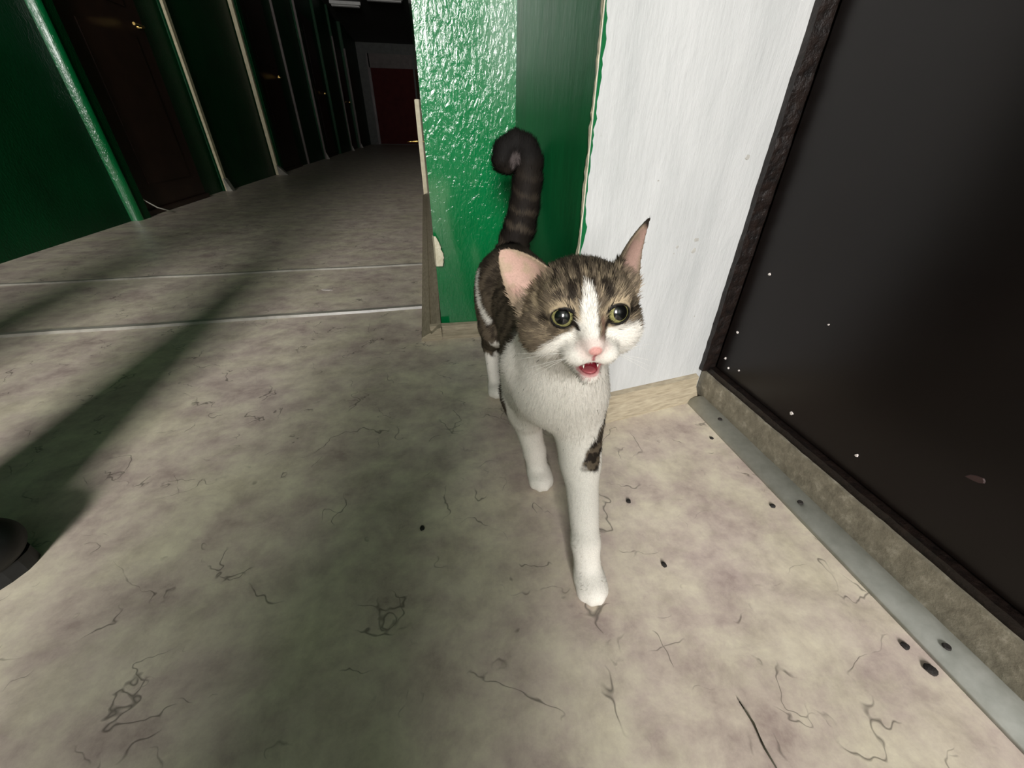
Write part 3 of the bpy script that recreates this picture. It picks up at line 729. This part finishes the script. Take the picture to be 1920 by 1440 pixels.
cat = empty('cat', (CX, CY, 0))
tag(cat, 'brown tabby and white cat walking forward, meowing with tail raised', 'cat')
def attr_mat(name, rough=0.75, sheen=0.0):
    s = NT(name); a = s.n('ShaderNodeAttribute', attribute_name='fur_color'); v = s.coord()
    n = s.noise(v, 900, 2); hs = s.n('ShaderNodeHueSaturation'); s.l(a.outputs['Color'], hs.inputs['Color'])
    s.l(s.math('ADD', s.math('MULTIPLY', n, 0.5), 0.75), hs.inputs['Value'])
    return s.set(hs.outputs[0], rough, None, Specular_IOR_Level=0.15, Sheen_Weight=sheen)
M['fur'] = attr_mat('cat_fur'); M['skinfur'] = attr_mat('cat_short_coat', 0.6, 0.0)
body = np_mesh('body', V, Q, M['skinfur'], cat, True, (CX, CY, 0))
colv = cat_color(V)
at = body.data.attributes.new('fur_color', 'FLOAT_COLOR', 'POINT'); at.data.foreach_set('color', np.concatenate([colv, np.ones((len(V), 1))], 1).astype(np.float32).ravel())

# fur: thin tapered blades lying along the coat
def make_fur(count):
    a, b, c, d = (V[Q[:, k]] for k in range(4)); nrm = np.cross(c - a, d - b); area = np.linalg.norm(nrm, axis=1) * .5
    cen = (a + b + c + d) / 4; q = to_head(cen); hd = (np.linalg.norm(q, axis=1) < .062) & (q[:, 1] > -.04)
    wgt = area * np.where(hd, 2.6, 1.0); f = rng.choice(len(Q), count, p=wgt / wgt.sum())
    u, v = rng.random((2, count, 1)); P = a[f] * (1 - u) * (1 - v) + b[f] * u * (1 - v) + c[f] * u * v + d[f] * (1 - u) * v
    N = nrm[f] / (np.linalg.norm(nrm[f], axis=1, keepdims=True) + 1e-12)
    q = to_head(P); x, y, z = q.T; hd = (np.linalg.norm(q, axis=1) < .075) & (q[:, 1] > -.04) & (P[:, 2] > .27)
    flow = np.tile(np.array([0, .75, -.45]), (count, 1)); X, Y, Z = P.T
    leg = Z < .17; flow[leg] = (0, .15, -1)
    chest = (Y < .40) & (Z < .30); flow[chest] = (0, .1, -1)
    tl = (Y > .70) & (Z > .30); flow[tl] = (0, .1, 1)
    hf = (q - np.array([0, .055, -.012])); hf[:, 2] += .004; flow[hd] = (hf @ HR.T)[hd]
    isear = np.zeros(count, bool)
    for (eb, h, n, wv, L, W, cv, e1, e2) in (ERf, ELf):
        e = q - eb; ey = e @ h; m = (ey > .006) & (np.abs(e @ wv) < W + .002) & (np.abs(e @ n) < .016) & (z > .02)
        isear |= m; flow[m] = (HR @ h)
    T = flow - N * (flow * N).sum(1, keepdims=True); T /= np.linalg.norm(T, axis=1, keepdims=True) + 1e-9
    ln = np.full(count, .0085); ln[leg] = .0048; ln[chest & ~leg] = .0070; ln[tl] = .0125
    muzz = np.clip(np.linalg.norm(q - np.array([0, .052, -.02]), axis=1) / .05, .0, 1); ln = np.where(hd, .0018 + .0055 * muzz, ln)
    ln[isear] = .0028; ln[Z < .025] = .003
    ln *= rng.uniform(.6, 1.25, count)
    lift = np.where(hd, .42, .40) * rng.uniform(.6, 1.5, count); lift[isear] = .25; lift[chest & ~hd] *= .55
    D = T + N * lift[:, None] + rng.normal(0, .13, (count, 3)); D /= np.linalg.norm(D, axis=1, keepdims=True)
    keep = np.ones(count, bool)
    for e in EYES:
        ed = q - np.array(e); keep &= ~((np.linalg.norm(ed, axis=1) < .0128) & (ed[:, 1] > -.002))
    keep &= ~((y > .048) & (np.abs(x) < .007) & (z > -.022) & (z < -.011))
    keep &= ~((np.sqrt(((x + .001) / 1.6) ** 2 + (z + .0352) ** 2) < .0066) & (y > .02))
    P, N, D, T, ln = P[keep], N[keep], D[keep], T[keep], ln[keep]; n = len(P)
    S = np.cross(D, N); S += rng.normal(0, .35, (n, 3)); S -= D * (S * D).sum(1, keepdims=True); S /= np.linalg.norm(S, axis=1, keepdims=True) + 1e-9
    wd = np.clip(ln * .055, .00016, .00055)[:, None] * rng.uniform(.7, 1.3, (n, 1))
    base = P - N * .0006
    VV = np.stack([base - S * wd, base + S * wd, base + D * ln[:, None]], 1).reshape(-1, 3)
    VV[:, 2] = np.maximum(VV[:, 2], 0.0005)
    cc = cat_color(P) * rng.uniform(.82, 1.16, (n, 1)); cc = np.repeat(cc, 3, 0)
    return VV, np.arange(n * 3).reshape(-1, 3), cc, np.repeat(N, 3, 0)
FV, FQ, FC, FN = make_fur(270000)
fur = np_mesh('fur', FV, FQ, M['fur'], cat, True, (CX, CY, 0)); fur['kind'] = 'stuff'
at = fur.data.attributes.new('fur_color', 'FLOAT_COLOR', 'POINT'); at.data.foreach_set('color', np.concatenate([FC, np.ones((len(FC), 1))], 1).astype(np.float32).ravel())
fur.data.normals_split_custom_set_from_vertices(FN.astype(np.float32))

def eye_mat():
    s = NT('cat_eye'); c = s.n('ShaderNodeTexCoord'); sp = s.n('ShaderNodeSeparateXYZ'); s.l(c.outputs['Object'], sp.inputs[0])
    r = s.math('SQRT', s.math('ADD', s.math('POWER', sp.outputs[0], 2.0), s.math('POWER', sp.outputs[2], 2.0)))
    fac = s.math('DIVIDE', r, 0.0105)
    ir = s.ramp(s.noise(c.outputs['Object'], 700, 3), [(0.3, lin(104, 102, 62)), (0.7, lin(160, 154, 102))])
    rim = s.ramp(fac, [(0.0, K0), (0.74, K0), (0.84, K1)])
    col = s.mix(rim, ir, lin(30, 28, 20)); pup = s.ramp(fac, [(0.0, K1), (0.545, K1), (0.60, K0)])
    return s.set(s.mix(pup, col, (0.003, 0.003, 0.003, 1)), 0.25, None, Coat_Weight=0.7, Coat_Roughness=0.03, Specular_IOR_Level=0.3)
M['eye'] = eye_mat()
HM = Matrix([list(r) for r in HR]).to_4x4()
for s, e in zip((-1, 1), EYES):
    bm = bmesh.new(); bmesh.ops.create_uvsphere(bm, u_segments=32, v_segments=20, radius=.0104)
    o = obj('eye', bm, M['eye'], cat, True); o['label'] = 'yellow-green eye with a wide round pupil'
    yaw = -s * 0.16 + 0.05
    fd = Vector((HR @ np.array([s * .22 + .05, 1.0, .12]))).normalized(); up = Vector(HR @ np.array([0, 0, 1.0])); xr = fd.cross(up).normalized(); up = xr.cross(fd)
    mt = Matrix((xr, fd, up)).transposed().to_4x4(); mt.translation = Vector(hw(e)) - Vector((CX, CY, 0)); o.matrix_local = mt
M['tongue'] = mat_simple('tongue_pink', (168, 84, 90), (186, 100, 104), 300, 0.35)
M['tooth'] = mat_simple('tooth', (226, 220, 204), (236, 232, 220), 200, 0.3)
def head_obj(name, bm, mat):
    for v in bm.verts: v.co = Vector(hw(v.co)) - Vector((CX, CY, 0))
    return obj(name, bm, mat, cat, True)
bm = bmesh.new(); bmesh.ops.create_uvsphere(bm, u_segments=16, v_segments=10, radius=1)
for v in bm.verts: v.co = (v.co.x * .0062 - .001, v.co.y * .010 + .0345, v.co.z * .0018 - .0372 - .05 * (v.co.y * .010))
head_obj('tongue', bm, M['tongue'])
for sx in (-1, 1):
    bm = bmesh.new(); bmesh.ops.create_cone(bm, cap_ends=True, segments=8, radius1=.0008, radius2=.0002, depth=.0026)
    for v in bm.verts: v.co = (v.co.x + sx * .0056 - .001, v.co.y + .0425, -v.co.z - .0328)
    head_obj('tooth', bm, M['tooth'])
M['whisker'] = mat_simple('whisker', (225, 222, 214), (240, 238, 232), 60, 0.4)
for sx in (-1, 1):
    for k in range(5):
        a = (k - 2) * .16; r = random.Random(k * 3 + sx); p0 = np.array([sx * (.014 + .001 * k), .043 - .0015 * k, -.0215 - .0016 * (k % 3)])
        pts = [p0 + np.array([sx * t * .052, -.010 * t - .016 * t * t, (a * .05 - .012) * t - .010 * t * t]) for t in (0, .3, .6, 1)]
        bm = bmesh.new(); tube(bm, pts, [.00013, .00011, .00008, .00004], 4); head_obj('whisker', bm, M['whisker'])

# ------------------------------------------------------------------ the person bending over at the left, one shoe in view
def hand_mesh(t, O, wrist, dirv, palm_n, s):
    """palm, four unequal bent fingers and a thumb leaving the side of the palm"""
    d = np.array(dirv, float); d /= np.linalg.norm(d); n = np.array(palm_n, float); n -= d * (n @ d); n /= np.linalg.norm(n); w_ = np.cross(d, n) * s; b = np.array(wrist, float)
    G = Field(); R3 = np.stack([w_, d, n], 1)
    G.add(f_cone(b - d * .02, b + d * .02, .024, .024), .015); G.add(f_ell(b + d * .055, (.038, .045, .016), R3), .015)
    for k, L in enumerate((.070, .080, .075, .058)):
        p0 = b + d * .085 + w_ * (k - 1.5) * .0185; p1 = p0 + d * L * .5 + n * L * .12; p2 = p1 + d * L * .35 + n * L * .35
        G.add(f_cone(p0, p1, .0094, .0088), .005); G.add(f_cone(p1, p2, .0088, .0074), .002)
    p0 = b + d * .03 - w_ * .03; p1 = p0 + d * .03 - w_ * .022 + n * .012; p2 = p1 + d * .03 + n * .008
    G.add(f_cone(p0, p1, .013, .0105), .008); G.add(f_cone(p1, p2, .0105, .0085), .003)
    v, q = mesh_field(G, b - .16, b + .22, .0035); np_mesh('hand', v, q, M['skin'], t, True, O)

def head_mesh(t, O, c, up, fw, neck):
    hc_ = np.array(c, float); up = np.array(up, float); up /= np.linalg.norm(up); fw = np.array(fw, float); fw -= up * (fw @ up); fw /= np.linalg.norm(fw); sd = np.cross(fw, up); RH = np.stack([sd, fw, up], 1)
    L = lambda x, y, z: hc_ + RH @ np.array((x, y, z))
    G = Field(); G.add(f_cone(neck, L(0, -.02, -.09), .056, .05), .02); G.add(f_ell(L(0, 0, 0), (.074, .094, .116), RH), .03); G.add(f_cone(L(0, .085, .01), L(0, .105, -.018), .010, .013), .012)
    G.add(f_ell(L(0, .065, -.08), (.035, .03, .025), RH), .02)
    for s in (-1, 1):
        G.add(f_ell(L(s * .076, -.01, -.005), (.010, .018, .030), RH), .006); G.sub(f_ell(L(s * .032, .098, .016), (.014, .012, .008), RH), .008)
    G.sub(f_ell(L(0, .10, -.052), (.022, .012, .003), RH), .004)
    v, q = mesh_field(G, hc_ - .26, hc_ + .2, .006); np_mesh('head', v, q, M['skin'], t, True, O)
    G = Field(); G.add(f_ell(L(0, -.015, .035), (.083, .097, .10), RH), .02); G.sub(f_ell(L(0, .11, -.03), (.078, .075, .09), RH), .02)
    v, q = mesh_field(G, hc_ - .2, hc_ + .2, .006); np_mesh('hair', v, q, M['hair'], t, True, O)
def shoe(t, O, x, y, a):
    ca, sa = math.cos(a), math.sin(a); T = lambda u, v_, z: (x + ca * u - sa * v_, y + sa * u + ca * v_, z)
    rot = np.array(Matrix.Rotation(a, 3, 'Z'))
    G = Field(); G.add(f_ell(T(-.035, 0, .055), (.045, .038, .045), rot), .02); G.add(f_cone(T(-.02, 0, .085), T(.05, 0, .055), .042, .04), .02); G.add(f_ell(T(.085, .004, .045), (.065, .046, .034), rot), .025)
    G.add(f_ell(T(.115, .004, .042), (.042, .042, .030), rot), .02)
    v, q = mesh_field(G, (x - .2, y - .2, .012), (x + .2, y + .25, .15), .004); v[:, 2] = np.maximum(v[:, 2], .018)
    sh = np_mesh('shoe', v, q, M['shoe'], t, True, O)
    bm = bmesh.new(); n = 28; out = []
    for k in range(n):
        th = 2 * math.pi * k / n; u = math.cos(th); w_ = math.sin(th); out.append(T(.037 + .117 * u, w_ * (.040 + .005 * u), 0)[:2])
    prism(bm, out, 0.0, .022); bmesh.ops.translate(bm, verts=bm.verts, vec=(-O[0], -O[1], 0)); obj('sole', bm, M['sole'], sh)
    for k in range(4):
        bm = bmesh.new(); u = .02 + k * .018; zz = .108 - k * .0115
        tube(bm, [T(u - .004, -.026, zz - .014), T(u, -.012, zz - .002), T(u + .003, .012, zz - .002), T(u + .006, .026, zz - .014)], .0028, 6)
        bmesh.ops.translate(bm, verts=bm.verts, vec=(-O[0], -O[1], 0)); obj('lace', bm, M['lace'], sh)

def person_standing():
    O = (-0.9, 0.28, 0); t = empty('person', O); tag(t, 'person standing at the left edge, only the tip of a black shoe showing', 'person')
    G = Field()
    for x, y, kx, hx in ((-.672, .335, -.665, -.79), (-1.10, .30, -1.08, -.98)):
        G.add(f_cone((x, y, .09), (kx, y - .01, .48), .084, .090), .03); G.add(f_cone((kx, y - .01, .48), (hx, .27, .90), .092, .105), .03)
    G.add(f_ell((-.885, .27, .94), (.17, .12, .12)), .05)
    v, q = mesh_field(G, (-1.3, .1, .03), (-.48, .5, 1.08), .008); np_mesh('trousers', v, q, M['trouser'], t, True, O)
    G = Field()
    G.add(f_ell((-.885, .27, 1.03), (.175, .12, .16)), .05); G.add(f_ell((-.885, .26, 1.26), (.19, .125, .20)), .06); G.add(f_cone((-1.065, .26, 1.39), (-.705, .26, 1.39), .07, .07), .05)
    for s in (-1, 1):
        sh = -.885 + s * .20; G.add(f_cone((sh, .26, 1.38), (sh + s * .05, .25, 1.10), .055, .045), .03); G.add(f_cone((sh + s * .05, .25, 1.10), (sh + s * .05, .30, .88), .045, .034), .02)
    v, q = mesh_field(G, (-1.3, .08, .80), (-.45, .5, 1.52), .008); np_mesh('jacket', v, q, M['jacket'], t, True, O)
    head_mesh(t, O, (-.885, .295, 1.63), (0, .05, 1), (.5, .8, -.3), (-.885, .26, 1.40))
    for s in (-1, 1): hand_mesh(t, O, (-.885 + s * .25, .302, .865), (0, .1, -1), (-s, 0, 0), s)
    shoe(t, O, -.672, .335, math.radians(36)); shoe(t, O, -1.10, .30, math.radians(75))

def person_kneeling():
    O = (-0.26, -0.5, 0); t = empty('person', O); tag(t, 'person in dark clothes kneeling low right behind the viewpoint', 'person')
    G = Field()
    for s in (-1, 1):
        k = (-.26 + s * .19, -.30, .075)
        G.add(f_cone(k, (-.26 + s * .10, -.72, .25), .068, .095), .03); G.add(f_cone(k, (-.26 + s * .12, -.76, .075), .066, .048), .02)
    G.add(f_ell((-.26, -.74, .29), (.17, .13, .12)), .05)
    v, q = mesh_field(G, (-.6, -.95, .004), (.1, -.15, .48), .008); v[:, 2] = np.maximum(v[:, 2], .002); np_mesh('trousers', v, q, M['trouser'], t, True, O)
    G = Field()
    G.add(f_cone((-.26, -.72, .36), (-.26, -.52, .43), .14, .125), .05); G.add(f_cone((-.41, -.50, .47), (-.11, -.50, .47), .07, .07), .06)
    for s in (-1, 1):
        sh = -.26 + s * .19; G.add(f_cone((sh, -.49, .46), (sh + s * .03, -.33, .34), .055, .045), .03); G.add(f_cone((sh + s * .03, -.33, .34), (-.02 + s * .09, -.19, .385), .045, .032), .02)
    v, q = mesh_field(G, (-.6, -.95, .15), (.3, -.12, .75), .008); np_mesh('jacket', v, q, M['jacket'], t, True, O)
    head_mesh(t, O, (-.26, -.40, .60), (0, .35, 1), (.15, 1, -.3), (-.26, -.50, .48))
    for s in (-1, 1): hand_mesh(t, O, (-.02 + s * .085, -.185, .39), (-s * .35, .1, 1), (-s, .2, 0), -s)
    shoe(t, O, -.39, -.79, math.radians(-100)); shoe(t, O, -.13, -.79, math.radians(-80))
person_standing(); person_kneeling()
